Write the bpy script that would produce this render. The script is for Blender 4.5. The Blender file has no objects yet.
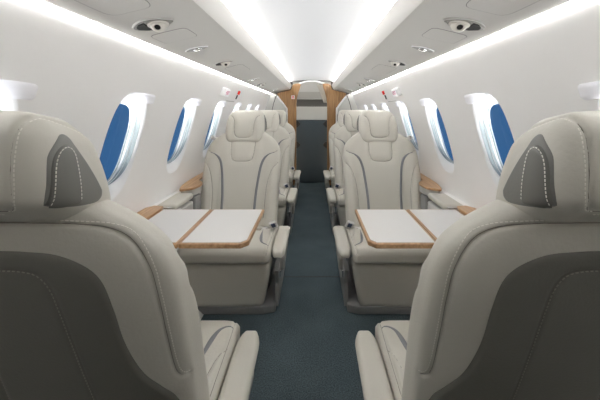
import bpy, bmesh, math, random
import numpy as np
from mathutils import Vector, Matrix
from mathutils.bvhtree import BVHTree
random.seed(4)
SC = bpy.context.scene
COL = SC.collection
PI = math.pi

# ------------------------------------------------------------------ materials
def lin(r, g, b):
    f = lambda c: (c/255/12.92) if c/255 <= .04045 else ((c/255+.055)/1.055)**2.4
    return (f(r), f(g), f(b), 1)

def mat(name, col, rough=.5, metal=0, bump=None, spec=.5, emit=None, estr=0, mottle=None, coat=0):
    m = bpy.data.materials.new(name); m.use_nodes = True
    nt = m.node_tree; b = nt.nodes['Principled BSDF']
    b.inputs['Base Color'].default_value = col
    b.inputs['Roughness'].default_value = rough
    b.inputs['Metallic'].default_value = metal
    b.inputs['Specular IOR Level'].default_value = spec
    b.inputs['Coat Weight'].default_value = coat
    tc = nt.nodes.new('ShaderNodeTexCoord')
    if emit:
        b.inputs['Emission Color'].default_value = emit
        b.inputs['Emission Strength'].default_value = estr
    if mottle:
        sc, amt = mottle
        n = nt.nodes.new('ShaderNodeTexNoise'); n.inputs['Scale'].default_value = sc; n.inputs['Detail'].default_value = 4
        mx = nt.nodes.new('ShaderNodeMix'); mx.data_type = 'RGBA'; mx.blend_type = 'MIX'
        mx.inputs[6].default_value = tuple(c*(1-amt) for c in col[:3])+(1,)
        mx.inputs[7].default_value = tuple(min(1, c*(1+amt)) for c in col[:3])+(1,)
        nt.links.new(tc.outputs['Object'], n.inputs['Vector'])
        nt.links.new(n.outputs['Fac'], mx.inputs[0]); nt.links.new(mx.outputs[2], b.inputs['Base Color'])
    if bump:
        sc, st, dist = bump
        n = nt.nodes.new('ShaderNodeTexNoise'); n.inputs['Scale'].default_value = sc; n.inputs['Detail'].default_value = 3
        bp = nt.nodes.new('ShaderNodeBump'); bp.inputs['Strength'].default_value = st; bp.inputs['Distance'].default_value = dist
        nt.links.new(tc.outputs['Object'], n.inputs['Vector'])
        nt.links.new(n.outputs['Fac'], bp.inputs['Height']); nt.links.new(bp.outputs['Normal'], b.inputs['Normal'])
    return m

M = {}
M['leather'] = mat('cream_leather', (.575, .550, .486, 1), .42, bump=(150, .3, .002), mottle=(5, .03), spec=.4)
M['leather_fold'] = mat('cream_leather_piping', (.36, .345, .31, 1), .5)
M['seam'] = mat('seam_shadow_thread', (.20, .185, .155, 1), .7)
M['dark_leather'] = mat('taupe_shell_leather', (.142, .138, .117, 1), .5, bump=(220, .3, .0015), mottle=(6, .05), spec=.35)
M['pocket'] = mat('pocket_leather', (.135, .132, .117, 1), .5)
M['insert'] = mat('grey_insert', (.165, .162, .147, 1), .42, bump=(220, .2, .001))
M['accent'] = mat('blue_grey_accent', (.19, .195, .205, 1), .4)
M['thread'] = mat('pale_thread', (.80, .77, .70, 1), .7)
M['thread_dark'] = mat('taupe_thread', (.25, .24, .205, 1), .7)
M['wall'] = mat('wall_lining', (.90, .89, .878, 1), .55, bump=(60, .08, .003), mottle=(9, .015))
M['panel'] = mat('service_panel_lining', (.50, .487, .458, 1), .5, bump=(150, .05, .002))
M['valance'] = mat('valance_lining', (.63, .615, .585, 1), .5)
M['ceiling'] = mat('ceiling_lining', (.53, .535, .54, 1), .6)
M['white'] = mat('white_plastic', (.86, .86, .86, 1), .35)
M['seal'] = mat('window_seal', (.40, .45, .45, 1), .25, spec=.6)
M['grey'] = mat('grey_plastic', (.24, .24, .235, 1), .45)
M['lgrey'] = mat('light_grey_plastic', (.50, .49, .47, 1), .45)
M['dgrey'] = mat('dark_plastic', (.03, .03, .032, 1), .4)
M['black'] = mat('black_hole', (.006, .006, .006, 1), .7)
M['mirror'] = mat('smoked_bezel', (.42, .42, .40, 1), .2, metal=.8)
M['chrome'] = mat('chrome', (.8, .8, .8, 1), .16, metal=1)
M['beige'] = mat('beige_nozzle', (.62, .59, .54, 1), .35)
M['table'] = mat('table_laminate', (.67, .655, .635, 1), .32, bump=(200, .03, .001))
M['red'] = mat('red_paint', (.75, .03, .02, 1), .4)
M['signwhite'] = mat('sign_face', (.85, .84, .88, 1), .4, emit=(1, .97, 1, 1), estr=.25)
M['signtext'] = mat('sign_letters', (.50, .07, .16, 1), .5)
M['belt'] = mat('belt_webbing', (.62, .60, .58, 1), .6)
M['navy'] = mat('buckle_release', (.05, .07, .13, 1), .35)
M['led'] = mat('led_diffuser', (.9, .9, .9, 1), .5, emit=(1.0, .99, .98, 1), estr=13)
M['cove'] = mat('cove_diffuser', (.9, .9, .9, 1), .5, emit=(1.0, .99, .98, 1), estr=20)
M['barrier'] = mat('barrier_fabric', (.075, .100, .116, 1), .8, bump=(40, .2, .004), mottle=(8, .1))
M['bulk'] = mat('bulkhead_lining', (.60, .60, .57, 1), .6)
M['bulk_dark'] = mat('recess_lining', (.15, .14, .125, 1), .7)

def wood_mat(name, axis):
    m = mat(name, (.5, .27, .12, 1), .32, spec=.5)
    nt = m.node_tree; b = nt.nodes['Principled BSDF']
    tc = nt.nodes.new('ShaderNodeTexCoord'); mp = nt.nodes.new('ShaderNodeMapping')
    s = [90, 90, 90]; s[axis] = 5
    mp.inputs['Scale'].default_value = s
    n = nt.nodes.new('ShaderNodeTexNoise'); n.inputs['Scale'].default_value = 1.0; n.inputs['Detail'].default_value = 5
    r = nt.nodes.new('ShaderNodeValToRGB')
    r.color_ramp.elements[0].position = .3; r.color_ramp.elements[0].color = (.30, .165, .075, 1)
    r.color_ramp.elements[1].position = .7; r.color_ramp.elements[1].color = (.52, .32, .17, 1)
    nt.links.new(tc.outputs['Object'], mp.inputs['Vector']); nt.links.new(mp.outputs['Vector'], n.inputs['Vector'])
    nt.links.new(n.outputs['Fac'], r.inputs['Fac']); nt.links.new(r.outputs['Color'], b.inputs['Base Color'])
    return m
M['wood'] = wood_mat('oak_veneer_along', 1)
M['wood_v'] = wood_mat('oak_veneer_upright', 2)
for e_, c_ in zip([n for n in M['wood_v'].node_tree.nodes if n.type == 'VALTORGB'][0].color_ramp.elements, ((.22, .115, .045, 1), (.42, .235, .10, 1))): e_.color = c_

def opal_mat():
    m = bpy.data.materials.new('opal_plastic'); m.use_nodes = True
    nt = m.node_tree; b = nt.nodes['Principled BSDF']; o = nt.nodes['Material Output']
    b.inputs['Base Color'].default_value = (.96, .96, .97, 1); b.inputs['Roughness'].default_value = .25
    t = nt.nodes.new('ShaderNodeBsdfTranslucent'); t.inputs['Color'].default_value = (.97, .97, 1, 1)
    mx = nt.nodes.new('ShaderNodeMixShader'); mx.inputs[0].default_value = .7
    nt.links.new(b.outputs[0], mx.inputs[1]); nt.links.new(t.outputs[0], mx.inputs[2]); nt.links.new(mx.outputs[0], o.inputs['Surface'])
    return m
M['opal'] = opal_mat()

def carpet_mat():
    m = mat('carpet', (.03, .045, .055, 1), .95, spec=.1)
    nt = m.node_tree; b = nt.nodes['Principled BSDF']
    tc = nt.nodes.new('ShaderNodeTexCoord')
    n = nt.nodes.new('ShaderNodeTexNoise'); n.inputs['Scale'].default_value = 190; n.inputs['Detail'].default_value = 2
    n2 = nt.nodes.new('ShaderNodeTexNoise'); n2.inputs['Scale'].default_value = 5
    ad = nt.nodes.new('ShaderNodeMath'); ad.operation = 'MULTIPLY_ADD'; ad.inputs[1].default_value = .25
    r = nt.nodes.new('ShaderNodeValToRGB')
    r.color_ramp.elements[0].position = .38; r.color_ramp.elements[0].color = (.033, .047, .054, 1)
    r.color_ramp.elements[1].position = .85; r.color_ramp.elements[1].color = (.12, .158, .176, 1)
    nt.links.new(tc.outputs['Object'], n.inputs['Vector']); nt.links.new(tc.outputs['Object'], n2.inputs['Vector'])
    nt.links.new(n2.outputs['Fac'], ad.inputs[0]); nt.links.new(n.outputs['Fac'], ad.inputs[2])
    nt.links.new(ad.outputs[0], r.inputs['Fac']); nt.links.new(r.outputs['Color'], b.inputs['Base Color'])
    bp = nt.nodes.new('ShaderNodeBump'); bp.inputs['Strength'].default_value = .6; bp.inputs['Distance'].default_value = .004
    nt.links.new(n.outputs['Fac'], bp.inputs['Height']); nt.links.new(bp.outputs['Normal'], b.inputs['Normal'])
    return m
M['carpet'] = carpet_mat()

def glass_mat():
    m = bpy.data.materials.new('window_glass'); m.use_nodes = True
    nt = m.node_tree; nt.nodes.clear()
    o = nt.nodes.new('ShaderNodeOutputMaterial'); mx = nt.nodes.new('ShaderNodeMixShader')
    t = nt.nodes.new('ShaderNodeBsdfTransparent'); g = nt.nodes.new('ShaderNodeBsdfGlossy')
    t.inputs['Color'].default_value = (.95, .97, 1, 1); g.inputs['Roughness'].default_value = .05
    mx.inputs[0].default_value = .02
    nt.links.new(t.outputs[0], mx.inputs[1]); nt.links.new(g.outputs[0], mx.inputs[2]); nt.links.new(mx.outputs[0], o.inputs[0])
    return m
M['glass'] = glass_mat()

# ------------------------------------------------------------------ helpers
def mesh(name, V, F, m, parent=None, smooth=True, loc=None):
    me = bpy.data.meshes.new(name)
    me.from_pydata([tuple(map(float, v)) for v in V], [], [tuple(int(i) for i in f) for f in F]); me.update()
    if smooth: me.polygons.foreach_set('use_smooth', [True]*len(me.polygons))
    me.materials.append(m)
    return link(name, me, parent, loc)

def link(name, me, parent=None, loc=None):
    o = bpy.data.objects.new(name, me); COL.objects.link(o)
    if parent is not None: o.parent = parent
    if loc is not None: o.location = loc
    return o

def from_bm(name, bm, m, parent=None, smooth=False, loc=None):
    me = bpy.data.meshes.new(name); bmesh.ops.recalc_face_normals(bm, faces=bm.faces); bm.to_mesh(me); bm.free()
    if smooth: me.polygons.foreach_set('use_smooth', [True]*len(me.polygons))
    me.materials.append(m)
    return link(name, me, parent, loc)

def thing(name, label, cat, loc=(0, 0, 0), rotz=0, group=None):
    o = bpy.data.objects.new(name, None); COL.objects.link(o)
    o.location = loc; o.rotation_euler = (0, 0, rotz); o.empty_display_size = .05
    return tag(o, label, cat, group)
def tag(o, label, cat, group=None):
    o['label'] = label; o['category'] = cat
    if group: o['group'] = group
    return o
def struct(o, label=None, cat=None):
    o['kind'] = 'structure'
    if label: o['label'] = label
    if cat: o['category'] = cat
    return o

def rbox_data(s, r, step, warp=None):
    """rounded box, dense grid. returns V,F"""
    s = np.array(s, float)
    r = min(r, s.min()*.999)
    def axis(h):
        n = max(2, int(round(2*(h-r)/step)))
        mid = np.linspace(-(h-r), h-r, n+1)
        k = max(2, int(round(r*PI/2/step/2)))
        ang = np.linspace(0, PI/4, k+1)[1:]
        e = (h-r)+r*np.tan(ang)
        return np.concatenate([-e[::-1], mid, e])
    ax = [axis(h) for h in s]
    V = []; F = []; off = 0
    for a in range(3):
        b, c = (a+1) % 3, (a+2) % 3
        for sg in (-1, 1):
            B, C = np.meshgrid(ax[b], ax[c], indexing='ij')
            P = np.zeros(B.shape+(3,)); P[..., a] = sg*s[a]; P[..., b] = B; P[..., c] = C
            nb, nc = B.shape
            V.append(P.reshape(-1, 3))
            idx = off+np.arange(nb*nc).reshape(nb, nc)
            q = np.stack([idx[:-1, :-1], idx[1:, :-1], idx[1:, 1:], idx[:-1, 1:]], -1).reshape(-1, 4)
            if sg < 0: q = q[:, ::-1]
            F.append(q); off += nb*nc
    V = np.concatenate(V); F = np.concatenate(F)
    key = np.round(V*1e5).astype(np.int64)
    _, first, inv = np.unique(key, axis=0, return_index=True, return_inverse=True)
    inv = inv.reshape(-1)
    V = V[first]; F = inv[F]
    q = np.clip(V, -(s-r), s-r); d = V-q
    L = np.linalg.norm(d, axis=1, keepdims=True); L[L == 0] = 1
    V = q+d/L*r
    if warp is not None: V = warp(V)
    return V, F

def me_of(V, F, name='m'):
    me = bpy.data.meshes.new(name)
    me.vertices.add(len(V)); me.vertices.foreach_set('co', np.asarray(V, np.float32).ravel())
    F = np.asarray(F)
    me.loops.add(F.size); me.loops.foreach_set('vertex_index', F.ravel().astype(np.int32))
    me.polygons.add(len(F)); me.polygons.foreach_set('loop_start', np.arange(0, F.size, F.shape[1], dtype=np.int32))
    me.polygons.foreach_set('loop_total', np.full(len(F), F.shape[1], np.int32))
    me.update(calc_edges=True); me.validate()
    me.polygons.foreach_set('use_smooth', np.ones(len(me.polygons), bool))
    return me

def normals(me):
    n = np.zeros(len(me.vertices)*3, np.float32); me.vertex_normals.foreach_get('vector', n); return n.reshape(-1, 3)
def coords(me):
    n = np.zeros(len(me.vertices)*3, np.float32); me.vertices.foreach_get('co', n); return n.reshape(-1, 3).astype(float)
def setco(me, V):
    me.vertices.foreach_set('co', np.asarray(V, np.float32).ravel()); me.update()

def curve(pts, step=.006, closed=False):
    """Catmull-Rom through points, resampled evenly; any dimension"""
    P = np.array(pts, float)
    if closed: Q = np.vstack([P[-1], P, P[0], P[1]])
    else: Q = np.vstack([2*P[0]-P[1], P, 2*P[-1]-P[-2]])
    out = []
    for i in range(1, len(Q)-2):
        t = np.linspace(0, 1, 20, endpoint=False)[:, None]
        a, b, c, d = Q[i-1], Q[i], Q[i+1], Q[i+2]
        out.append(.5*((2*b)+(-a+c)*t+(2*a-5*b+4*c-d)*t*t+(-a+3*b-3*c+d)*t**3))
    out = np.vstack(out)
    out = np.vstack([out, P[0] if closed else P[-1]])
    L = np.concatenate([[0], np.cumsum(np.linalg.norm(np.diff(out, axis=0), axis=1))])
    n = max(2, int(L[-1]/step)); s = np.linspace(0, L[-1], n+1)
    R = np.stack([np.interp(s, L, out[:, k]) for k in range(out.shape[1])], -1)
    return R[:-1] if closed else R

def dist_poly(P, C):
    """min distance of 2D points P to polyline C"""
    best = np.full(len(P), 9.)
    for a, b in zip(C[:-1], C[1:]):
        ab = b-a; L = (ab@ab)+1e-12
        t = np.clip(((P-a)@ab)/L, 0, 1)
        best = np.minimum(best, np.hypot(*(P-a-t[:, None]*ab).T))
    return best

def groove(me, curves, ax, facing, depth=.004, sig=.0035, puff=0, puffw=.03):
    """press seams into the mesh: curves are 2D in axes ax, applied where normal[facing axis]*sign > .15"""
    V = coords(me); N = normals(me)
    fa, sg = facing
    sel = np.where(N[:, fa]*sg > .12)[0]
    P = V[sel][:, list(ax)]
    d = np.full(len(sel), 9.)
    for c in curves: d = np.minimum(d, dist_poly(P, c[::2] if len(c) > 6 else c))
    w = np.clip((N[sel][:, fa]*sg-.12)/.25, 0, 1)
    amt = -depth*np.exp(-(d/sig)**2)
    if puff: amt += -puff*np.exp(-(d/puffw)**2)
    V[sel] += N[sel]*(amt*w)[:, None]
    setco(me, V)

def bvh(me):
    return BVHTree.FromPolygons([v.co.copy() for v in me.vertices], [tuple(p.vertices) for p in me.polygons])

def project(tree, pts2, ax, fa, sg, far=2.):
    """2D points -> surface points + normals, casting against facing"""
    out = []; nor = []
    for p in pts2:
        o = [0, 0, 0]; o[ax[0]] = p[0]; o[ax[1]] = p[1]; o[fa] = sg*far
        d = [0, 0, 0]; d[fa] = -sg
        h = tree.ray_cast(Vector(o), Vector(d))
        if h[0] is None:
            out.append(None); nor.append(None); continue
        n = h[1]
        if n[fa]*sg < 0: n = -n
        out.append(np.array(h[0])); nor.append(np.array(n))
    # fill gaps with the nearest hit
    last = None
    for seq in (range(len(out)), range(len(out)-1, -1, -1)):
        last = None
        for i in seq:
            if out[i] is None and last is not None: out[i] = out[last].copy(); nor[i] = nor[last].copy()
            elif out[i] is not None: last = i
    return np.array(out), np.array(nor)

def ribbon(name, P, N, width, height, m, parent, seg=6):
    """half-round bead along P on surface normals N; width either side"""
    T = np.gradient(P, axis=0); T /= np.linalg.norm(T, axis=1)[:, None]+1e-9
    Bn = np.cross(T, N); Bn /= np.linalg.norm(Bn, axis=1)[:, None]+1e-9
    V = []; F = []
    w = np.broadcast_to(width, (len(P),))
    for i in range(len(P)):
        for k in range(seg+1):
            a = PI*k/seg
            V.append(P[i]+Bn[i]*w[i]*math.cos(a)+N[i]*(height*math.sin(a)-.0008))
    for i in range(len(P)-1):
        for k in range(seg):
            a = i*(seg+1)+k
            F.append((a, a+1, a+seg+2, a+seg+1))
    return mesh(name, V, F, m, parent)

def stitches(name, lines, m, parent, pitch=.0075, ln=.0052, r=.0009):
    """lines: list of (P, N)"""
    V = []; F = []
    for P, N in lines:
        L = np.concatenate([[0], np.cumsum(np.linalg.norm(np.diff(P, axis=0), axis=1))])
        s = np.arange(0, L[-1]-ln, pitch)
        for a in s:
            p = np.array([np.interp(a, L, P[:, k]) for k in range(3)])
            q = np.array([np.interp(a+ln, L, P[:, k]) for k in range(3)])
            n = np.array([np.interp(a, L, N[:, k]) for k in range(3)]); n /= np.linalg.norm(n)+1e-9
            t = q-p; t /= np.linalg.norm(t)+1e-9
            b = np.cross(t, n)
            o = len(V)
            for e, hh in ((p, .2), (.5*(p+q), 1.), (q, .2)):
                for u, v in ((-1, 0), (-.6, 1), (.6, 1), (1, 0)):
                    V.append(e+b*u*r+n*(v*r*1.1*hh))
            for j in range(2):
                for k in range(3):
                    i0 = o+j*4+k; F.append((i0, i0+1, i0+5, i0+4))
    return mesh(name, V, F, m, parent)

def patch(name, outline, tree, ax, fa, sg, off, m, parent, rings=22, edge=.18, step=.006, grooves=None, depth=.002, sink=.003):
    """upholstered panel following the surface inside a closed 2D outline"""
    C = curve(outline, step, closed=True); n = len(C)
    cen = C.mean(0)
    V2 = [cen[None, :]]
    fr = 1-(1-np.linspace(0, 1, rings+1)[1:])**1.6
    for f in fr: V2.append(cen+(C-cen)*f)
    V2 = np.vstack(V2)
    P, N = project(tree, V2, ax, fa, sg)
    size = np.linalg.norm(C-cen, axis=1).mean()
    f = np.concatenate([[0], np.repeat(fr, n)])
    e = np.clip((1-f)/edge, 0, 1)
    o = -sink+(off+sink)*np.sqrt(1-(1-e)**2)
    if grooves:
        d = np.full(len(V2), 9.)
        for g in grooves: d = np.minimum(d, dist_poly(V2, g))
        o = o-depth*np.exp(-(d/.004)**2)
    ND = np.zeros(3); ND[fa] = sg
    NN = N*.5+ND*.5; NN /= np.linalg.norm(NN, axis=1)[:, None]
    V = P+NN*o[:, None]
    F = []
    for i in range(n): F.append((0, 1+i, 1+(i+1) % n))
    for r_ in range(rings-1):
        a = 1+r_*n
        for i in range(n):
            j = (i+1) % n
            F.append((a+i, a+n+i, a+n+j, a+j))
    ob = mesh(name, V, F, m, parent)
    bm = bmesh.new(); bm.from_mesh(ob.data); bmesh.ops.recalc_face_normals(bm, faces=bm.faces)
    nn = sum((fc.normal[fa]*sg) for fc in bm.faces)
    if nn < 0: bmesh.ops.reverse_faces(bm, faces=bm.faces)
    bm.to_mesh(ob.data); bm.free()
    return ob

def bmbox(bm, c, s, bev=0, rot=None, seg=2):
    g = bmesh.ops.create_cube(bm, size=1)
    bmesh.ops.scale(bm, vec=s, verts=g['verts'])
    if bev:
        es = list({e for v in g['verts'] for e in v.link_edges})
        vs = bmesh.ops.bevel(bm, geom=es, offset=bev, segments=seg, profile=.5, affect='EDGES')
        vv = list({v for f in vs['faces'] for v in f.verts} | {v for v in g['verts'] if v.is_valid})
        # bevel output covers only new faces; collect the island
        seen = set(vv); st = list(vv)
        while st:
            v = st.pop()
            for e in v.link_edges:
                w = e.other_vert(v)
                if w not in seen: seen.add(w); st.append(w)
        vv = list(seen)
    else: vv = g['verts']
    if rot is not None: bmesh.ops.rotate(bm, cent=(0, 0, 0), matrix=rot, verts=vv)
    bmesh.ops.translate(bm, vec=c, verts=vv)
    return vv

def box(name, c, s, m, parent=None, bev=.003, rot=None, seg=2):
    bm = bmesh.new(); bmbox(bm, (0, 0, 0) if parent is None else c, s, bev, rot, seg)
    return from_bm(name, bm, m, parent, loc=c if parent is None else None)

def prism(name, outline, plane, t0, t1, m, parent=None, bev=0, loc=None, seg=2):
    """extrude outline (list of 2D) ; plane 'xy' -> along z, 'xz' -> along y, 'yz' -> along x"""
    def P(p, t): return {'xy': (p[0], p[1], t), 'xz': (p[0], t, p[1]), 'yz': (t, p[0], p[1])}[plane]
    bm = bmesh.new()
    a = [bm.verts.new(P(p, t0)) for p in outline]; b = [bm.verts.new(P(p, t1)) for p in outline]
    n = len(a)
    bm.faces.new(a[::-1]); bm.faces.new(b)
    for i in range(n): bm.faces.new((a[i], a[(i+1) % n], b[(i+1) % n], b[i]))
    bmesh.ops.recalc_face_normals(bm, faces=bm.faces)
    if bev: bmesh.ops.bevel(bm, geom=[e for e in bm.edges], offset=bev, segments=seg, profile=.5, affect='EDGES')
    return from_bm(name, bm, m, parent, loc=loc)

def tube(name, pts, r, m, parent=None, n=8, step=.01, cap=True):
    P = curve(pts, step)
    T = np.gradient(P, axis=0); T /= np.linalg.norm(T, axis=1)[:, None]
    up = np.array([0, 0, 1.]) if abs(T[0][2]) < .9 else np.array([1., 0, 0])
    V = []; F = []
    for i in range(len(P)):
        a = np.cross(T[i], up); a /= np.linalg.norm(a); b = np.cross(T[i], a); up = -b if False else up
        for k in range(n):
            an = 2*PI*k/n; V.append(P[i]+r*(a*math.cos(an)+b*math.sin(an)))
    for i in range(len(P)-1):
        for k in range(n):
            F.append((i*n+k, i*n+(k+1) % n, (i+1)*n+(k+1) % n, (i+1)*n+k))
    if cap: F.append(tuple(range(n))); F.append(tuple(range(len(V)-1, len(V)-n-1, -1)))
    return mesh(name, V, F, m, parent)

def lathe(name, prof, m, parent=None, n=40, matrix=None):
    V = []; F = []
    for r, z in prof:
        for k in range(n):
            V.append(Vector((r*math.cos(2*PI*k/n), r*math.sin(2*PI*k/n), z)))
    if matrix is not None: V = [matrix @ v for v in V]
    for i in range(len(prof)-1):
        for k in range(n): F.append((i*n+k, i*n+(k+1) % n, (i+1)*n+(k+1) % n, (i+1)*n+k))
    if prof[-1][0] > 0: F.append(tuple((len(prof)-1)*n+k for k in range(n)))
    return mesh(name, V, F, m, parent)

def copy_tree(o, parent=None):
    c = o.copy(); COL.objects.link(c)
    if parent is not None: c.parent = parent
    for ch in list(o.children): copy_tree(ch, c)
    return c

# ------------------------------------------------------------------ cabin section
PROF = np.array([(.60, 0), (.655, .06), (.72, .18), (.775, .32), (.815, .47), (.832, .60), (.832, .66), (.825, .75), (.803, .85), (.762, 1.0),
                 (.733, 1.10), (.700, 1.21), (.665, 1.30), (.632, 1.37), (.615, 1.405), (.60, 1.43), (.56, 1.50), (.50, 1.57)])
_pd = curve(PROF, .004)
def wx(h): return float(np.interp(h, _pd[:, 1], _pd[:, 0]))
def wxa(h): return np.interp(h, _pd[:, 1], _pd[:, 0])
Y0, Y1 = -.75, 4.50
WFAR = [.76, 1.325, 1.875, 2.42, 2.94, 3.45, 3.95]
WHALF = .116
WC = [f-.134 for f in WFAR]
WZC, WZH = 1.000, .222
BH0, BH1 = .72, 1.29
GL = 1.007; GH = .178; GW = .1105

def sq_contour(cy, cz, hy, hz, n=2.9, k=96, lean=0):
    out = []
    for i in range(k):
        a = 2*PI*(i+.5)/k; c, s = math.cos(a), math.sin(a)
        r = 1/((abs(c))**n+(abs(s))**n)**(1/n)
        out.append((cy+hy*c*r, cz+hz*s*r))
    return np.array(out)

def build_wall(sx, name):
    V = []; F = []; Nn = []
    def add(P2):
        base = len(V)
        for y, h in P2:
            x = wx(h); e = 1e-3; d = (wx(h+e)-wx(h-e))/(2*e)
            V.append((sx*x, y, h)); n = Vector((-sx*1, 0, d*1)); n.normalize(); Nn.append(n)
        return base
    def gridband(ya, yb, ha, hb, ny, nh):
        P = [(ya+(yb-ya)*i/ny, ha+(hb-ha)*j/nh) for i in range(ny+1) for j in range(nh+1)]
        b = add(P)
        for i in range(ny):
            for j in range(nh):
                a = b+i*(nh+1)+j
                F.append((a, a+1, a+nh+2, a+nh+1))
    gridband(Y0, Y1, 0, BH0, 20, 60)
    gridband(Y0, Y1, BH1, 1.57, 20, 30)
    edges = [Y0]+[(WC[0]-.28)]+[(a+b)/2 for a, b in zip(WC[:-1], WC[1:])]+[WC[-1]+.26, Y1]
    gridband(edges[0], edges[1], BH0, BH1, 4, 48)
    gridband(edges[-2], edges[-1], BH0, BH1, 4, 48)
    for w, c in enumerate(WC):
        ya, yb = edges[w+1], edges[w+2]
        # outer rectangle points matching angles
        C = sq_contour(c, WZC, WHALF, WZH)
        R = []
        for (y, h) in C:
            py, ph_ = y-c, h-WZC
            my = (yb-c+.001) if py > 0 else (c-ya+.001); mh = (BH1-WZC) if ph_ > 0 else (WZC-BH0)
            q = min(my/max(abs(py), 1e-6), mh/max(abs(ph_), 1e-6))
            R.append((c+py*q, WZC+ph_*q))
        R = np.array(R)
        # insert exact corners by snapping nearest
        for cy, ch in ((ya-.001, BH0), (ya-.001, BH1), (yb+.001, BH0), (yb+.001, BH1)):
            i = np.argmin(np.hypot(R[:, 0]-cy, R[:, 1]-ch)); R[i] = (cy, ch)
        k = len(C); rings = 12
        P = []
        for r in range(rings+1):
            f = (r/rings)**1.4
            P += [tuple(C[i]*(1-f)+R[i]*f) for i in range(k)]
        b = add(P)
        for r in range(rings):
            for i in range(k):
                j = (i+1) % k
                F.append((b+r*k+i, b+(r+1)*k+i, b+(r+1)*k+j, b+r*k+j))
    # orientation: make faces look inwards
    Vv = [Vector(v) for v in V]; F2 = []
    for f in F:
        n = (Vv[f[1]]-Vv[f[0]]).cross(Vv[f[3]]-Vv[f[0]])
        F2.append(f if n.dot(Nn[f[0]]) >= 0 else f[::-1])
    o = mesh(name, V, F2, M['wall'])
    o.data.normals_split_custom_set_from_vertices([tuple(n) for n in Nn])
    return struct(o)

build_wall(-1, 'wall_left'); build_wall(1, 'wall_right')

wn = 0
for sx in (-1, 1):
    for c in WC:
        wn += 1
        # reveal liner: lofted from the wall opening out to the seal
        k = 96
        A = sq_contour(c, WZC, WHALF, WZH); B = sq_contour(c, GL, GW, GH)
        V = []; F = []
        st = 10
        for r in range(st+1):
            t = r/st
            f = t**.8
            g = t**1.05
            for i in range(k):
                # contour shrinks first, depth follows: a soft flared reveal
                y, h = A[i]*(1-f)+B[i]*f
                d0 = .006+.030*min(1, abs((B[i][1]-GL)/GH))**4
                V.append((sx*(wx(h)+d0*g), y, h))
        for r in range(st):
            for i in range(k):
                j = (i+1) % k; F.append((r*k+i, r*k+j, (r+1)*k+j, (r+1)*k+i))
        o = struct(mesh('window_%d' % wn, V, F, M['white']))
        # ribbed seal: three stepped rings
        V = []; F = []
        steps = [(0, 0), (.001, .12), (.0035, .14), (.004, .30), (.001, .34), (.002, .50), (.005, .53), (.006, .72), (.003, .76), (.005, .92), (.009, .95), (.010, 1.06), (.002, 1.09)]
        CB = sq_contour(c, GL, GW, GH)
        for ins, dep in steps:
            C2 = sq_contour(c, GL, GW+.0005-ins*.9, GH+.0005-ins)
            for (y, h), (yb_, hb) in zip(C2, CB):
                d0 = .005+.030*min(1, abs((hb-GL)/GH))**4
                V.append((sx*(wx(h)+d0+(.058-d0)*dep), y, h))
        for r in range(len(steps)-1):
            for i in range(k):
                j = (i+1) % k; F.append((r*k+i, r*k+j, (r+1)*k+j, (r+1)*k+i))
        fr_ = mesh('window_frame', V, F, M['seal'], o, smooth=False)
        fr_.data.materials.append(M['white'])
        fr_.data.polygons.foreach_set('material_index', [1 if (q//k) in (0, 1, 5, 8) else 0 for q in range(len(F))])
        # opal brow over the top of the opening
        def bw(V):
            V = V.copy(); f = V[:, 1]/.080
            V[:, 2] += 1.199-.004*f**2; V[:, 1] += c+.054
            V[:, 0] = sx*(wxa(V[:, 2])+.004-V[:, 0]); return V
        Vb, Fb = rbox_data((.013, .080, .0215), .0125, .005, bw)
        bme = me_of(Vb, Fb[:, ::-1] if sx > 0 else Fb); bme.materials.append(M['opal']); link('window_brow', bme, o)
        C2 = sq_contour(c, GL, GW-.006, GH-.008)
        V = [(sx*(wx(GL)+.060), c, GL)]; F = []
        for q in (.5, 1):
            for y, h in C2:
                y, h = c+(y-c)*q, GL+(h-GL)*q
                V.append((sx*(wx(h)+.060), y, h))
        for i in range(k):
            j = (i+1) % k
            F.append((0, 1+i, 1+j)); F.append((1+i, 1+k+i, 1+k+j, 1+j))
        mesh('window_pane', V, F, M['glass'], o)

# floor, carpet
o = struct(mesh('floor', [(-.62, Y0, 0), (.62, Y0, 0), (.62, 4.75, 0), (-.62, 4.75, 0)], [(0, 1, 2, 3)], M['carpet'], smooth=False))
struct(box('trim_1', (0, 2.02, .0008), (1.1, .006, .002), M['dgrey'], bev=0), 'dark seam across the aisle carpet', 'trim')

# service panels (sloping, with valance) and ceiling
n = 2
wn = 0
for sx, side in ((-1, 'left'), (1, 'right')):
    sec = [(.612, 1.418), (.612, 1.404), (.606, 1.3985), (.596, 1.400), (.50, 1.4235), (.40, 1.4475), (.345, 1.461), (.333, 1.466), (.326, 1.475), (.305, 1.522), (.303, 1.530), (.310, 1.534), (.345, 1.534)]
    sec = np.array(sec)
    ys = [Y0, 4.47]
    def loft(nm, s, m, smooth=True, ys=ys):
        V = [(sx*x, y, z) for y in ys for x, z in s]; k = len(s)
        return mesh(nm, V, [(i, i+1, k+i+1, k+i) for i in range(k-1)], m, smooth=smooth)
    a = loft('service_panel', sec[:8], M['panel'])
    tag(a, 'long grey overhead service panel with vents on the %s side of the cabin' % side, 'overhead panel', None)
    v = loft('ceiling_valance', sec[7:], M['valance'])
    tag(v, 'pale sloping valance edging the ceiling light on the %s side' % side, 'valance')
    # LED lines
    led = [(.6225, 1.388), (.617, 1.389), (.609, 1.404), (.612, 1.410)]
    lo = loft('light_strip', led, M['led'], False, [-.30, 4.47])
    tag(lo, 'long white light strip between wall and overhead panel on the %s side' % side, 'light')
    cv = loft('cove_light', [(.345, 1.536), (.345, 1.545), (.375, 1.560), (.39, 1.536)], M['cove'], False, [-.30, 4.47])
    tag(cv, 'white cove light above the valance along the %s edge of the ceiling' % side, 'light')
P = []
for i in range(33):
    x = -.42+.84*i/32
    P.append((x, 1.605-.05*abs(x/.42)**3.2))
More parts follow.
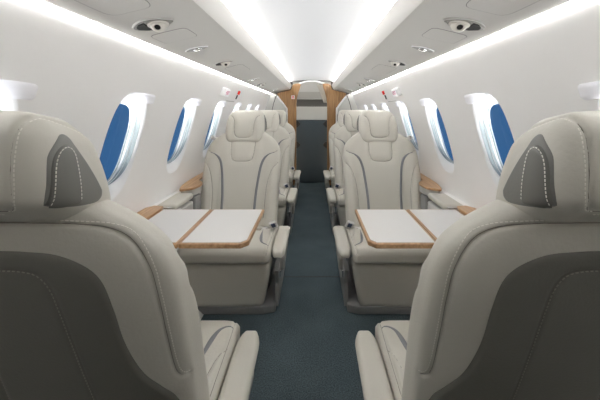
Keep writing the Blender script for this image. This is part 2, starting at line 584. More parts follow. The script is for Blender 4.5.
V = [(x, y, z) for y in (Y0, 4.47) for x, z in P]
struct(mesh('ceiling', V, [(i, i+1, 34+i, 33+i) for i in range(32)], M['ceiling']))
# roof shell closing the body behind the panels
P = [(-.50, 1.57), (-.42, 1.60), (-.2, 1.66), (0, 1.68), (.2, 1.66), (.42, 1.60), (.50, 1.57)]
V = [(x, y, z) for y in (Y0, 5.4) for x, z in P]
struct(mesh('trim_2', V, [(i, i+1, 8+i, 7+i) for i in range(6)], M['bulk_dark']), 'outer roof skin above the ceiling', 'trim')

# front bulkhead behind the viewer
def wall_outline(inset=0, hmax=1.57):
    hs = np.linspace(0, hmax, 40)
    R = [(wx(h)-inset, h) for h in hs]
    return R+[(.2, 1.66), (0, 1.68), (-.2, 1.66)]+[(-x, h) for x, h in R[::-1]]
struct(prism('wall_front', wall_outline(), 'xz', Y0-.02, Y0, mat('front_bulkhead_veneer', (.30, .28, .25, 1), .5)), None, None)

# ------------------------------------------------------------------ rear bulkhead
YB = 4.5
def outer_arc(): return [(wx(h), h) for h in np.linspace(0, 1.40, 30)]
for sx in (-1, 1):
    side = 'left' if sx < 0 else 'right'
    # grey lining with dark seam, wall side
    inner = [(.37, 0), (.37, 1.16), (.385, 1.20), (.51, 1.36), (.56, 1.395)]
    out = [(x, h) for x, h in outer_arc()]
    pts = inner+out[::-1]
    pts = [(sx*x, h) for x, h in pts]
    o = prism('bulkhead_panel', pts, 'xz', YB+.004, YB+.03, M['bulk'])
    tag(o, 'grey curved rear bulkhead panel behind the last seat on the %s side' % side, 'panel')
    seam = [(sx*(wx(h)-.09-.10*(1.36-h)**1.0), YB-.001, h) for h in np.linspace(.9, 1.37, 12)]
    s = tube('seam', seam, .0045, M['dgrey'], o, n=6, step=.03)
    # white edge trim
    t = tube('edge_trim', [(sx*.380, YB-.034, .02), (sx*.380, YB-.034, .6), (sx*.380, YB-.034, 1.13), (sx*.388, YB-.034, 1.175), (sx*.42, YB-.034, 1.225), (sx*.47, YB-.034, 1.29), (sx*.525, YB-.034, 1.36)], .014, M['white'], o, n=10, step=.02)
    # oak divider
    inner = [(.235, 0), (.235, 1.25), (.225, 1.33), (.20, 1.42), (.175, 1.50), (.165, 1.545)]
    top = [(.20, 1.555), (.25, 1.55), (.285, 1.535), (.31, 1.46), (.345, 1.450), (.50, 1.412), (.53, 1.395)]
    rest = [(.50, 1.345), (.445, 1.28), (.395, 1.215), (.372, 1.16), (.366, 1.10), (.366, 0)]
    pts = [(sx*x, h) for x, h in inner+top+rest]
    w = prism('wooden_divider', pts, 'xz', YB-.03, YB, M['wood_v'], bev=.003)
    tag(w, 'oak veneered divider framing the rear doorway on the %s side' % side, 'divider')
    if sx < 0:
        pl = thing('placard', 'small white placard with red symbol on the left oak divider', 'sign', (-.285, YB-.0315, 1.345))
        box('plate', (0, 0, 0), (.05, .004, .055), M['white'], pl, bev=.001)
        bm = bmesh.new(); bmbox(bm, (0, -.003, .012), (.020, .002, .018)); bmbox(bm, (0, -.003, -.012), (.012, .002, .022)); bmbox(bm, (0, -.003, -.002), (.026, .002, .006))
        from_bm('symbol', bm, M['red'], pl)
# arch trim across the top of the doorway
arch = [(x, YB+.02, 1.60-.05*abs(x/.2)**2.2) for x in np.linspace(-.2, .2, 11)]
o = tube('doorway_arch', arch, .014, M['white'], None, n=10, step=.02); tag(o, 'white arched trim over the rear doorway', 'trim')
# baggage bay behind
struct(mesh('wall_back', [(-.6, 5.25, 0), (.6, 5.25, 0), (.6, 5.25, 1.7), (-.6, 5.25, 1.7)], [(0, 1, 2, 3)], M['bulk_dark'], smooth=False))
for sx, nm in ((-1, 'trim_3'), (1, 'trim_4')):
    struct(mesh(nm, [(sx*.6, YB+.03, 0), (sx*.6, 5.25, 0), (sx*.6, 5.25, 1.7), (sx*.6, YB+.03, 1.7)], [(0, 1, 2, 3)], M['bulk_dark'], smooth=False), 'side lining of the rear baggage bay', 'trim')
hd = thing('rear_header', 'grey two-step header panel at the top of the rear doorway', 'panel', (0, 4.75, 0))
bm = bmesh.new(); bmbox(bm, (0, 0, 1.525), (.62, .03, .17), .004); from_bm('upper_board', bm, M['bulk'], hd)
bm = bmesh.new(); bmbox(bm, (0, -.03, 1.382), (.62, .03, .12), .004); from_bm('lower_board', bm, mat('bulkhead_board', (.43, .425, .39, 1), .6), hd)
bm = bmesh.new(); bmbox(bm, (0, 5.0, 1.10), (1.1, .36, .21), .006)
sh = from_bm('baggage_shelf', bm, M['bulk']); tag(sh, 'grey ledge inside the dark recess above the cargo barrier', 'shelf')
# cargo barrier with clips
cb = thing('cargo_barrier', 'dark blue-grey quilted cargo barrier closing the rear doorway', 'barrier', (0, 4.66, 0))
V, F = rbox_data((.262, .022, .497), .02, .02)
V[:, 2] += .497
me = me_of(V, F)
cv = [np.array([(-.20, z), (.20, z)]) for z in (.52,)]
o = link('barrier_panel', me, cb); me.materials.append(M['barrier'])
tube('top_edge', [(-.26, -.012, 1.0), (0, -.012, 1.0), (.26, -.012, 1.0)], .009, M['bulk'], cb)
for z in (.93, .60):
    for sx in (-1, 1):
        pts = [(sx*.26, z+.05), (sx*.225, z+.055), (sx*.175, z), (sx*.225, z-.055), (sx*.26, z-.05)]
        prism('corner_clip', pts, 'xz', -.04, -.02, M['dgrey'], cb, bev=.004)
# folded curtain at the right of the opening
fc = thing('folded_curtain', 'cream folded curtain tied back at the top right of the rear doorway', 'curtain', (0, 4.60, 0))
V = []; F = []
k = 24; rows = 14
for r in range(rows+1):
    t = r/rows
    cx = .125+(.215-.125)*t**.9; z = 1.545-(.28)*t
    for i in range(k):
        a = 2*PI*i/k
        rr = 1+.22*math.cos(5*a)
        V.append((cx-.004+.040*rr*math.cos(a)*(1-.45*t), .03*rr*math.sin(a)*(1-.3*t), z))
for r in range(rows):
    for i in range(k): F.append((r*k+i, (r+1)*k+i, (r+1)*k+(i+1) % k, r*k+(i+1) % k))
F.append(tuple(range(k))); F.append(tuple(range(rows*k+k-1, rows*k-1, -1)))
mesh('drape', V, F, mat('curtain_cloth', (.62, .59, .52, 1), .8), fc)
tube('curtain_rod', [(.12, 0, 1.553), (.16, 0, 1.556), (.20, 0, 1.55)], .006, M['chrome'], fc)

# ------------------------------------------------------------------ overhead fittings
def ph(x): return 1.400+(.596-x)*(1.461-1.400)/(.596-.345)
SL = math.atan2(1.461-1.400, .596-.345)
def panel_matrix(sx, x, y):
    # local: +x outboard, +y aft, z down out of the panel surface -> built as local with z pointing DOWN-normal
    nrm = Vector((-sx*math.sin(SL), 0, -math.cos(SL)))
    ex = Vector((sx*math.cos(SL), 0, -math.sin(SL)))
    ey = Vector((0, 1, 0))
    m = Matrix((ex, ey, nrm)).transposed().to_4x4()
    m.translation = (sx*x, y, ph(x))
    return m
def set_panel(o, sx, x, y):
    o.matrix_world = panel_matrix(sx, x, y) if sx > 0 else panel_matrix(sx, x, y)

def leaf_outline(L, W, k=1.0):
    # along local x (outboard) ; one pointed end inboard, clipped end outboard
    return [(-L, 0), (-L*.6, -W*.62), (-L*.1, -W), (L*.45, -W*.95), (L*.98, -W*.35), (L*1.05, W*.1), (L*.75, W*.62), (L*.2, W), (-L*.35, W*.85), (-L*.75, W*.4)]
def service_unit(sx, x, y, side, which, scale=1.0):
    t = thing('air_vent', which, 'air vent', group=None)
    L, W = .060*scale, .044*scale
    rim = [(p[0]*1.07, p[1]*1.09) for p in leaf_outline(L, W)]
    C = curve(rim, .006, True)
    prism('rim', [tuple(p) for p in C], 'xy', -.002, .0035, M['lgrey'], t, bev=.001)
    C = curve(leaf_outline(L, W), .006, True)
    prism('bezel', [tuple(p) for p in C], 'xy', .001, .0048, M['mirror'], t)
    # ball nozzle
    tilt = Matrix.Translation((-.012*scale, 0, .004)) @ Matrix.Rotation(.85, 4, 'X') @ Matrix.Rotation(-.15, 4, 'Y')
    R = .026*scale
    lathe('socket', [(R*1.22, -.002), (R*1.22, .004), (R*1.1, .007), (R, .005), (R*.96, -.002)], M['beige'], t, matrix=Matrix.Translation((-.012*scale, 0, .003)))
    prof = [(R*math.cos(a), R*math.sin(a)*.8) for a in np.linspace(0, 1.0, 8)]+[(R*.55, R*1.0), (R*.53, R*1.12), (R*.42, R*1.14), (R*.36, R*1.05), (R*.34, R*.7)]
    nz = lathe('nozzle', prof, M['beige'], t, matrix=tilt)
    lathe('hole', [(R*.35, R*.92), (R*.01, R*.92)], M['black'], nz, matrix=tilt)
    C = [(L*.30, -W*.70), (L*.62, -W*.62), (L*.88, -W*.22), (L*.90, W*.10), (L*.55, W*.60), (L*.36, W*.55)]
    prism('lens', C, 'xy', .0042, .0072, M['black'], t, bev=.0006)
    return t
def reading_light(sx, x, y, label, s=1.0):
    t = thing('reading_light', label, 'reading light')
    L, W = .046*s, .024*s
    C = curve([(p[0]*1.1, p[1]*1.12) for p in leaf_outline(L, W)], .006, True)
    prism('rim', [tuple(p) for p in C], 'xy', -.002, .0045, M['white'], t, bev=.001)
    C = curve(leaf_outline(L, W), .006, True)
    prism('bezel', [tuple(p) for p in C], 'xy', .001, .0055, M['mirror'], t)
    lathe('lens', [(.017*s, .004), (.017*s, .008), (.013*s, .010), (.0, .011)], M['chrome'], t, matrix=Matrix.Translation((0, 0, 0)))
    return t
def cover(sx, x, y, hx, hy, label, r=.3):
    t = thing('access_cover', label, 'cover')
    def rr(ax, ay, e=6):
        return [(ax*math.copysign(abs(math.cos(a))**(2/e), math.cos(a)), ay*math.copysign(abs(math.sin(a))**(2/e), math.sin(a))) for a in np.linspace(0, 2*PI, 64, endpoint=False)]
    prism('gap', rr(hx, hy), 'xy', -.002, .0006, M['dgrey'], t)
    prism('plate', rr(hx-.0014, hy-.0014), 'xy', -.001, .0009, M['panel'], t)
    return t
for sx in (-1, 1):
    sd = 'left' if sx < 0 else 'right'
    o = service_unit(sx, .493, .935, sd, 'grey almond-shaped air vent with ball nozzle, nearest on the %s overhead panel' % sd); set_panel(o, sx, .493, .935)
    for i, (x, y, w) in enumerate([(.500, 1.30, 'first behind the big vent'), (.507, 2.58, 'fourth fitting back'), (.50, 3.95, 'rearmost fitting')]):
        o = reading_light(sx, x, y, 'small silver reading light on the %s overhead panel, %s' % (sd, w)); set_panel(o, sx, x, y)
    o = service_unit(sx, .50, 1.69, sd, 'second air vent back on the %s overhead panel, with silver nozzle' % sd, .85); set_panel(o, sx, .50, 1.69)
    o = service_unit(sx, .515, 3.02, sd, 'small air vent on the rear half of the %s overhead panel' % sd, .85); set_panel(o, sx, .515, 3.02)
    for x, y, hx, hy, w in [(.490, .70, .064, .12, 'large near one before the air vent'), (.497, 1.085, .066, .062, 'small one just behind the air vent'), (.49, 1.98, .06, .14, 'faint one behind the second vent')]:
        o = cover(sx, x, y, hx, hy, 'flush rounded access cover on the %s overhead panel, %s' % (sd, w)); set_panel(o, sx, x, y)

# ------------------------------------------------------------------ wall items
def text_mesh(s, size, m, parent, matrix):
    cu = bpy.data.curves.new('lettering', 'FONT'); cu.body = s; cu.size = size; cu.align_x = 'CENTER'; cu.align_y = 'CENTER'; cu.extrude = .0006
    tmp = bpy.data.objects.new('tmp', cu); COL.objects.link(tmp)
    me = bpy.data.meshes.new_from_object(tmp.evaluated_get(bpy.context.evaluated_depsgraph_get()))
    bpy.data.objects.remove(tmp)
    me.materials.clear(); me.materials.append(m); me.transform(matrix)
    return link('lettering', me, parent)
def wall_matrix(sx, y, h, off=0):
    e = 1e-3; d = (wx(h+e)-wx(h-e))/(2*e)
    up = Vector((sx*d, 0, 1)).normalized(); n = Vector((-sx, 0, d)).normalized()
    # text runs left to right for a viewer inside
    right = up.cross(n)
    m = Matrix((right, up, n)).transposed().to_4x4()
    m.translation = Vector((sx*wx(h), y, h))+n*off
    return m
for sx in (-1, 1):
    sd = 'left' if sx < 0 else 'right'
    t = thing('exit_sign', 'small white box sign with dark red letters high on the %s wall' % sd, 'sign')
    t.matrix_world = wall_matrix(sx, 2.24, 1.292, 0)
    box('housing', (0, 0, .016), (.115, .062, .034), M['white'], t, bev=.004)
    box('face', (0, 0, .0335), (.104, .052, .002), M['signwhite'], t, bev=.0005)
    text_mesh('EXIT', .042, M['signtext'], t, Matrix.Translation((0, 0, .0352)))
    t = thing('emergency_handle', 'red and black release handle on the %s wall behind the exit sign' % sd, 'handle')
    t.matrix_world = wall_matrix(sx, 2.64, 1.285, 0)
    prism('back_plate', [(-.022, -.058), (.022, -.058), (.022, .05), (-.022, .05)], 'xy', 0, .003, M['white'], t, bev=.001)
    box('grip', (0, .026, .012), (.020, .034, .018), M['red'], t, bev=.004)
    box('lever', (0, -.018, .008), (.014, .04, .010), M['dgrey'], t, bev=.003)
    t = thing('wall_slot', 'thin recessed slot in the %s wall below the exit sign' % sd, 'slot')
    t.matrix_world = wall_matrix(sx, 2.52, 1.225, 0)
    box('slot_plate', (0, 0, 0), (.24, .007, .003), M['lgrey'], t, bev=.001)

# ------------------------------------------------------------------ side ledge, trays, tables
LH = .648
for sx in (-1, 1):
    sd = 'left' if sx < 0 else 'right'
    V = []; F = []
    sec = [(wx(.50)-.004, .50), (.792, .52), (.788, .60), (.788, .632), (.794, LH-.004), (.80, LH), (wx(LH)-.001, LH+.001)]
    V = [(sx*x, y, z) for y in (.62, 4.46) for x, z in sec]; k = len(sec)
    o = mesh('side_ledge', V, [(i, i+1, k+i+1, k+i) for i in range(k-1)]+[tuple(range(k)), tuple(range(2*k-1, k-1, -1))], M['wall'], smooth=False)
    tag(o, 'narrow pale ledge running along the foot of the %s windows' % sd, 'ledge')
    # padded console
    t = thing('padded_console', 'pale padded side console between table and wooden tray on the %s side' % sd, 'console', (0, 0, 0))
    V, F = rbox_data((.052, .115, .017), .013, .012); V += np.array([.752, 1.64, LH-.010]); V[:, 0] *= sx
    me = me_of(V, F if sx > 0 else F[:, ::-1]); me.materials.append(M['leather']); link('pad', me, t)
    V, F = rbox_data((.050, .118, .05), .012, .02); V += np.array([.750, 1.64, LH-.09]); V[:, 0] *= sx
    me = me_of(V, F if sx > 0 else F[:, ::-1]); me.materials.append(M['lgrey']); link('box', me, t)
    box('chrome_catch', (sx*.735, 1.515, LH-.006), (.05, .018, .012), M['chrome'], t, bev=.003)
    o = box('storage_bin', (sx*.745, 1.86, .548), (.066, .10, .125), M['grey'], None, bev=.012, seg=3)
    tag(o, 'dark grey bin under the wooden tray on the %s side ledge' % sd, 'bin')
    # cup tray in oak
    t = thing('cup_tray', 'leaf-shaped oak tray on the %s ledge beside the facing seat' % sd, 'tray')
    ol = [(.790, 1.765), (.750, 1.775), (.718, 1.80), (.704, 1.86), (.708, 1.92), (.735, 1.965), (.764, 2.0), (.770, 2.08), (.772, 2.28), (.826, 2.32), (.830, 2.10), (.822, 1.90)]
    C = curve([(sx*x, y) for x, y in ol], .012, True)
    prism('wooden_top', [tuple(p) for p in C], 'xy', LH+.012, LH+.026, M['wood'], t, bev=.003)
    C2 = curve([(sx*(.79+(x-.79)*.88-.002), 2.02+(y-2.02)*.93) for x, y in ol], .012, True)
    prism('under_tray', [tuple(p) for p in C2], 'xy', LH-.03, LH+.012, M['lgrey'], t, bev=.003)
    # oak ledge inlay beside the table
    t = thing('wooden_inlay', 'oak inlay on the %s ledge where the table folds out' % sd, 'tray')
    ol = [(.742, 1.10), (.742, 1.46), (.752, 1.50), (.80, 1.505), (.828, 1.47), (.829, 1.10)]
    prism('wooden_top', [(sx*x, y) for x, y in ol], 'xy', LH-.004, LH+.012, M['wood'], t, bev=.003)
    prism('under_tray', [(sx*x, y) for x, y in [(.745, 1.11), (.745, 1.45), (.785, 1.45), (.785, 1.11)]], 'xy', LH-.10, LH-.004, M['lgrey'], t, bev=.003)

def make_table(sx, xo):
    sd = 'left' if sx < 0 else 'right'
    t = thing('folding_table', 'white two-leaf folding table with oak edging on the %s side' % sd, 'table', (xo, 0, 0))
    y0, y1, z = 1.092, 1.475, LH+.004
    for (a, b, nm) in ((.227, .4865, 'outer'), (.4895, .738, 'inner')):
        def ol(ins):
            c = .028
            if nm == 'outer':
                p = [(a+ins, y1-ins), (a+ins, y0+ins+c), (a+ins+c*.35, y0+ins+c*.35), (a+ins+c, y0+ins), (b-ins, y0+ins), (b-ins, y1-ins)]
                p = [(a+ins, y1-ins), (a+ins, y0+c+ins*.6), (a+c*.9+ins*.6, y0+ins), (b-ins, y0+ins), (b-ins, y1-ins)]
            else: p = [(a+ins, y1-ins), (a+ins, y0+ins), (b-ins, y0+ins), (b-ins, y1-ins)]
            return [(sx*x, y) for x, y in p]
        lf = prism('leaf', ol(.0), 'xy', z-.020, z-.001, M['wood'], t, bev=.004, seg=3)
        lf['label'] = 'oak-edged table leaf'
        tp = prism('laminate_top', ol(.0105), 'xy', z-.004, z+.0006, M['table'], lf)
    box('hinge', (sx*.488, (y0+y1)/2, z-.018), (.004, y1-y0-.02, .010), M['chrome'], t, bev=0)
    box('slide_bracket', (sx*.60, (y0+y1)/2, z-.045), (.26, .05, .03), M['grey'], t, bev=.004)
    return t
make_table(-1, -.003); make_table(1, -.003)

# ------------------------------------------------------------------ seats
# local frame: x across, y to the front of the seat, z up; y=0 under the headrest
HB = np.array([.26, .30, .50, .70, .78, .82, .85, .88, .91, .94, .965, .985, 1.002, 1.010, 1.013])
WB = np.array([.252, .255, .260, .266, .267, .266, .262, .254, .238, .210, .176, .142, .098, .055, .02])
TB = np.array([.040, .055, .060, .060, .060, .060, .059, .057, .054, .050, .046, .040, .030, .018, .005])
def sm(x, xp, fp):
    # smooth interpolation
    c = curve(np.stack([xp, fp], -1)*np.array([1, 1]), .001); return np.interp(x, c[:, 0], c[:, 1])
def yback(h): return -.025+(1.0-h)*.33
def make_backrest_mesh():
    hs = np.concatenate([np.linspace(.262, .90, 210), np.linspace(.90, 1.0125, 66)[1:]])
    th = np.linspace(0, 2*PI, 4000, endpoint=False); n = 3.4
    X = np.sign(np.cos(th))*np.abs(np.cos(th))**(2/n)*.28; Y = np.sign(np.sin(th))*np.abs(np.sin(th))**(2/n)*.06
    L = np.concatenate([[0], np.cumsum(np.hypot(np.diff(np.append(X, X[0])), np.diff(np.append(Y, Y[0]))))])
    K = 400; s = np.linspace(0, L[-1], K, endpoint=False); tt = np.interp(s, L, np.append(th, 2*PI))
    c, si = np.cos(tt), np.sin(tt)
    ux = np.sign(c)*np.abs(c)**(2/n); uy = np.sign(si)*np.abs(si)**(2/n)
    W = sm(hs, HB, WB); T = sm(hs, HB, TB)
    V = np.zeros((len(hs), K, 3))
    for i, h in enumerate(hs):
        x = ux*W[i]
        yc = yback(h)+.060
        y = yc+uy*T[i]
        # side bolsters swell to the front below the shoulders, centre slightly hollow
        a = np.clip((np.abs(ux)-.55)/.3, 0, 1); a = a*a*(3-2*a)
        b = np.clip((.90-h)/.26, 0, 1); b = b*b*(3-2*b)
        fr = np.clip(uy*1.2+.3, 0, 1)
        y = y+fr*(a*b*.034 - (1-a)*.006)
        # back of the seat: gentle barrel
        bk = np.clip(-uy, 0, 1)
        y = y-bk*(1-np.abs(ux)**2)*.010
        V[i, :, 0] = x; V[i, :, 1] = y; V[i, :, 2] = h
    idx = np.arange(len(hs)*K).reshape(len(hs), K)
    nx = np.roll(idx, -1, 1)
    F = np.stack([idx[:-1], nx[:-1], nx[1:], idx[1:]], -1).reshape(-1, 4)
    V = V.reshape(-1, 3)
    me = me_of(V, F)
    bm = bmesh.new(); bm.from_mesh(me)
    bnd = [e for e in bm.edges if e.is_boundary]
    bmesh.ops.holes_fill(bm, edges=bnd)
    bm.to_mesh(me); bm.free(); me.polygons.foreach_set('use_smooth', [True]*len(me.polygons)); me.update()
    return me

def mir(c): return [(-x, z) for x, z in c]
collar = [(-.088, .945), (-.083, .88), (-.079, .835), (-.068, .803), (-.045, .793), (0, .791), (.045, .793), (.068, .803), (.079, .835), (.083, .88), (.088, .945)]
accA = [(.225, .850), (.190, .840), (.158, .812), (.138, .765), (.125, .69), (.112, .57), (.108, .44)]
seamB = [(.254, .782), (.240, .768), (.218, .745), (.196, .690), (.180, .60), (.172, .44)]
seamC = [(.215, .850), (.230, .853), (.244, .860)]
seamD = [(.16, .812), (.08, .79)]
me_back = make_backrest_mesh()
fr_c = [curve(c, .008) for c in (collar, seamB, mir(seamB), seamC, mir(seamC))]
groove(me_back, fr_c, (0, 2), (1, 1), depth=.0055, sig=.0032, puff=.005, puffw=.022)
# rear: leather border seam
rearseam = [(.262, .575), (.245, .585), (.238, .62), (.237, .72), (.237, .80), (.232, .865), (.211, .918), (.175, .947), (.12, .959), (.06, .963), (0, .964)]
rear = rearseam+[(-x, z) for x, z in rearseam[-2::-1]]
rear_c = curve(rear, .008)
groove(me_back, [rear_c], (0, 2), (1, -1), depth=.005, sig=.0032, puff=.003, puffw=.018)
me_back.materials.append(M['leather'])
T_back = bvh(me_back)

# headrest
def hw(V):
    t = (V[:, 2]+.11)/.22; f = (V[:, 1]+.08)/.16
    z0 = .987+(-.098)*f**1.5; z0 = np.where(f < 0, .985, z0)
    z1 = 1.156-.023*f-.006*(f-.4)**2
    z = z0+(z1-z0)*t
    yb_ = -.066-.012*np.sin(t*PI)
    yf = .113+(-.064)*t**1.9
    y = yb_+(yf-yb_)*f
    wd = 1.0-.17*t**2.2-.07*(1-t)**4
    x = V[:, 0]*wd
    z = z-.010*(np.abs(x)/.142)**3*t
    return np.stack([x, y, z], -1)
def hw_safe(V):
    W = V.copy(); return hw(W)
Vh, Fh = rbox_data((.147, .08, .11), .050, .0035)
f_ = (Vh[:, 1]+.08)/.16; Vh[:, 1] = np.clip(f_, 0, 1)*.16-.08
Vh = hw_safe(Vh)
me_head = me_of(Vh, Fh)
hfront = [(-.105, 1.11), (-.085, 1.095), (-.072, 1.06), (-.068, 1.0), (-.060, .968), (-.04, .955), (0, .952), (.04, .955), (.060, .968), (.068, 1.0), (.072, 1.06), (.085, 1.095), (.105, 1.11)]
groove(me_head, [curve(hfront, .006)], (0, 2), (1, 1), depth=.0055, sig=.003, puff=.004, puffw=.018)
hrear = [(0, 1.0), (.07, 1.0), (.088, 1.006), (.097, 1.03), (.099, 1.08), (.098, 1.15)]
hrear2 = curve(hrear+[], .005); hrearL = hrear2*np.array([-1, 1])
groove(me_head, [hrear2, hrearL], (0, 2), (1, -1), depth=.0035, sig=.003, puff=.002, puffw=.014)
htop = [np.array([(s_*.098, -.07), (s_*.104, -.03), (s_*.118, .03)]) for s_ in (-1, 1)]
groove(me_head, htop, (0, 1), (2, 1), depth=.003, sig=.003)
me_head.materials.append(M['leather'])
T_head = bvh(me_head)

# seat cushion
def cw(V):
    V = V.copy()
    V[:, 1] += .40; V[:, 2] += .342
    f = np.clip((V[:, 1]-.195)/.41, 0, 1)
    up = np.clip((V[:, 2]-.30)/.08, 0, 1)
    V[:, 2] += up*(.012*np.sin(f*PI*.9)) - up*np.clip((V[:, 1]-.52)/.09, 0, 1)**2*.012
    return V
Vc, Fc = rbox_data((.261, .205, .042), .030, .005, cw)
me_cush = me_of(Vc, Fc)
c1 = [(.17, .21), (.183, .34), (.188, .44), (.199, .51), (.218, .538), (.243, .548)]
c2 = [(.205, .21), (.213, .29), (.222, .36), (.234, .42), (.252, .455)]
c3 = [(.248, .21), (.249, .42), (.246, .54), (.240, .61)]
cc = [curve(c, .008) for c in (c2, mir(c2), c3, mir(c3))]
groove(me_cush, cc, (0, 1), (2, 1), depth=.004, sig=.0035, puff=.003, puffw=.02)
me_cush.materials.append(M['leather'])
T_cush = bvh(me_cush)
# lower front panel
def lw(V):
    V = V.copy(); t = np.clip((V[:, 2]+.125)/.25, 0, 1)
    V[:, 0] *= (.83+.17*t); V[:, 1] += .512-.012*(1-t)-.01*(V[:, 0]/.26)**2; V[:, 2] += .159
    return V
Vl, Fl = rbox_data((.262, .065, .125), .030, .010, lw)
me_low = me_of(Vl, Fl); me_low.materials.append(M['leather'])
# arm pad: tapering rounded pad (made for aisle on +x)
def pad_data(sx):
    def w(V):
        V = V.copy(); f = np.clip((V[:, 1]+.165)/.33, 0, 1)
        V[:, 0] *= (1.0-.05*f**2)*(1-.30*np.clip((f-.80)/.20, 0, 1)**2.5); V[:, 2] *= (1.0-.1*f); V[:, 2] -= .012*f**3
        V[:, 0] += .306-.004*f; V[:, 1] += .400; V[:, 2] += .351
        V[:, 0] *= sx; return V
    V, F = rbox_data((.041, .180, .021), .0205, .005, w)
    return V, (F if sx > 0 else F[:, ::-1])

rear_st = {}
def make_seat(ax, name, label, group, belts=False):
    t = thing(name, label, 'seat', group=group)
    b = link('backrest', me_back, t)
    h = link('headrest', me_head, t)
    c = link('seat_cushion', me_cush, t)
    link('front_panel', me_low, t)
    if 'done' not in rear_st:
        # dark rear shell, stitched centre
        half = [(0, .918), (.05, .916), (.10, .908), (.142, .882), (.161, .848), (.167, .79), (.169, .72), (.177, .665), (.190, .62), (.212, .58), (.234, .535), (.244, .45), (.242, .30), (.13, .285), (0, .285)]
        ol = half+[(-x, z) for x, z in half[-2:0:-1]]
        inn = [(.105, .29), (.095, .45), (.086, .60), (.083, .70), (.082, .80), (.079, .845), (.066, .872), (.04, .882), (0, .884)]
        inn = inn+[(-x, z) for x, z in inn[-2::-1]]
        ic = curve(inn, .008)
        s = patch('back_shell', ol, T_back, (0, 2), 1, -1, .006, M['dark_leather'], b, rings=60, edge=.05, grooves=[ic], depth=.003)
        Ts = bvh(s.data)
        P, N = project(Ts, ic*np.array([.965, .997]), (0, 2), 1, -1)
        st = stitches('stitching', [(P, N)], M['thread_dark'], b, pitch=.008, r=.0010)
        P, N = project(T_back, rear_c*np.array([1.0, 1.0])+np.array([0, .007]), (0, 2), 1, -1)
        rc = curve([(x*1.03, z+.006) for x, z in rear], .006)
        P, N = project(T_back, rc, (0, 2), 1, -1)
        st2 = stitches('stitching', [(P, N)], M['thread'], b, pitch=.0075, r=.0009)
        acc = []
        for q in (accA, mir(accA)):
            cv_ = curve(q, .008); P, N = project(T_back, cv_, (0, 2), 1, 1)
            wd = .0085*np.clip(np.linspace(0, 6, len(P)), .25, 1)
            acc.append(ribbon('accent_strip', P, N, wd, .0045, M['accent'], b))
        sm_ = []
        for q in (collar, seamB, mir(seamB), seamC, mir(seamC)):
            P, N = project(T_back, curve(q, .008), (0, 2), 1, 1); sm_.append(ribbon('seam', P, N, .0016, .0012, M['seam'], b, seg=3))
        P, N = project(T_back, rear_c, (0, 2), 1, -1); sm_.append(ribbon('seam', P, N, .0012, .0012, M['seam'], b, seg=3))
        acc += sm_
        # headrest inserts
        hd_ = []
        for s_ in (-1, 1):
            ol = [(-.055, 1.012), (-.056, 1.04), (-.055, 1.07), (-.051, 1.087), (-.038, 1.105), (-.030, 1.113), (-.020, 1.114), (-.012, 1.108), (-.004, 1.094), (.020, 1.055), (.046, 1.008), (.048, .998), (.044, .990), (.03, .986), (-.01, .992), (-.045, 1.003)]
            ins = patch('side_insert', ol, T_head, (1, 2), 0, s_, .0015, M['dark_leather'] if False else M['insert'], h, rings=24, edge=.12, step=.005)
            Ti = bvh(ins.data)
            ol2 = [(-.052, 1.003), (-.052, 1.03), (-.051, 1.06), (-.047, 1.078), (-.040, 1.089), (-.032, 1.095), (-.022, 1.096), (-.014, 1.091), (-.009, 1.080), (-.006, 1.04), (-.003, 1.0), (-.003, .995), (-.02, .996), (-.045, .999)]
            in2 = patch('side_pocket', ol2, Ti, (1, 2), 0, s_, .004, M['pocket'], h, rings=14, edge=.2, step=.005)
            T2 = bvh(in2.data)
            cv_ = curve([(-.049, 1.0), (-.0488, 1.04), (-.0475, 1.062), (-.044, 1.076), (-.038, 1.0855), (-.031, 1.0905), (-.023, 1.0915), (-.0175, 1.088), (-.0130, 1.078), (-.0100, 1.04), (-.007, 1.0)], .004)
            P, N = project(T2, cv_, (1, 2), 0, s_)
            hd_ += [ins, in2, stitches('stitching', [(P, N)], M['thread'], h, pitch=.006, ln=.0042, r=.0008)]
        lines = []
        for s_ in (-1, 1):
            q = curve([(s_*x*1.07, z) for x, z in hrear[1:]], .005)
            q = np.array([p for p in q if p[1] < 1.125]); lines.append(project(T_head, q, (0, 2), 1, -1))
            q = curve([(s_*.106, -.052), (s_*.111, -.02), (s_*.124, .03)], .005); lines.append(project(T_head, q, (0, 1), 2, 1))
        q = curve([(-.07, .994), (0, .994), (.07, .994)], .005); lines.append(project(T_head, q, (0, 2), 1, -1))
        hd_.append(stitches('stitching', lines, M['thread'], h, pitch=.0065, ln=.0045, r=.0009))
        P, N = project(T_head, curve(hfront, .006), (0, 2), 1, 1); hd_.append(ribbon('seam', P, N, .0015, .0012, M['seam'], h, seg=3))
        for q in (hrear2, hrearL):
            q = np.array([p for p in q if p[1] < 1.13]); P, N = project(T_head, q, (0, 2), 1, -1); hd_.append(ribbon('seam', P, N, .001, .001, M['seam'], h, seg=3))
        ca = []
        for q in (c2, mir(c2), c3, mir(c3)):
            P, N = project(T_cush, curve(q, .008), (0, 1), 2, 1); ca.append(ribbon('seam', P, N, .0013, .001, M['seam'], c, seg=3))
        for q in (c1, mir(c1)):
            cv_ = curve(q, .008)[18:]; P, N = project(T_cush, cv_, (0, 1), 2, 1)
            k = np.linspace(0, 1, len(P)); wd = .0015+.0075*np.sin(k*PI*.9)**2
            ca.append(ribbon('accent_strip', P, N, wd, .003, M['accent'], c))
        rear_st['done'] = ([s, st, st2]+acc, hd_, ca)
    else:
        for lst, par in zip(rear_st['done'], (b, h, c)):
            for s in lst:
                cp = s.copy(); COL.objects.link(cp); cp.parent = par
    # aisle armrest
    V, F = pad_data(ax)
    me = me_of(V, F); me.materials.append(M['leather']); link('armrest', me, t)
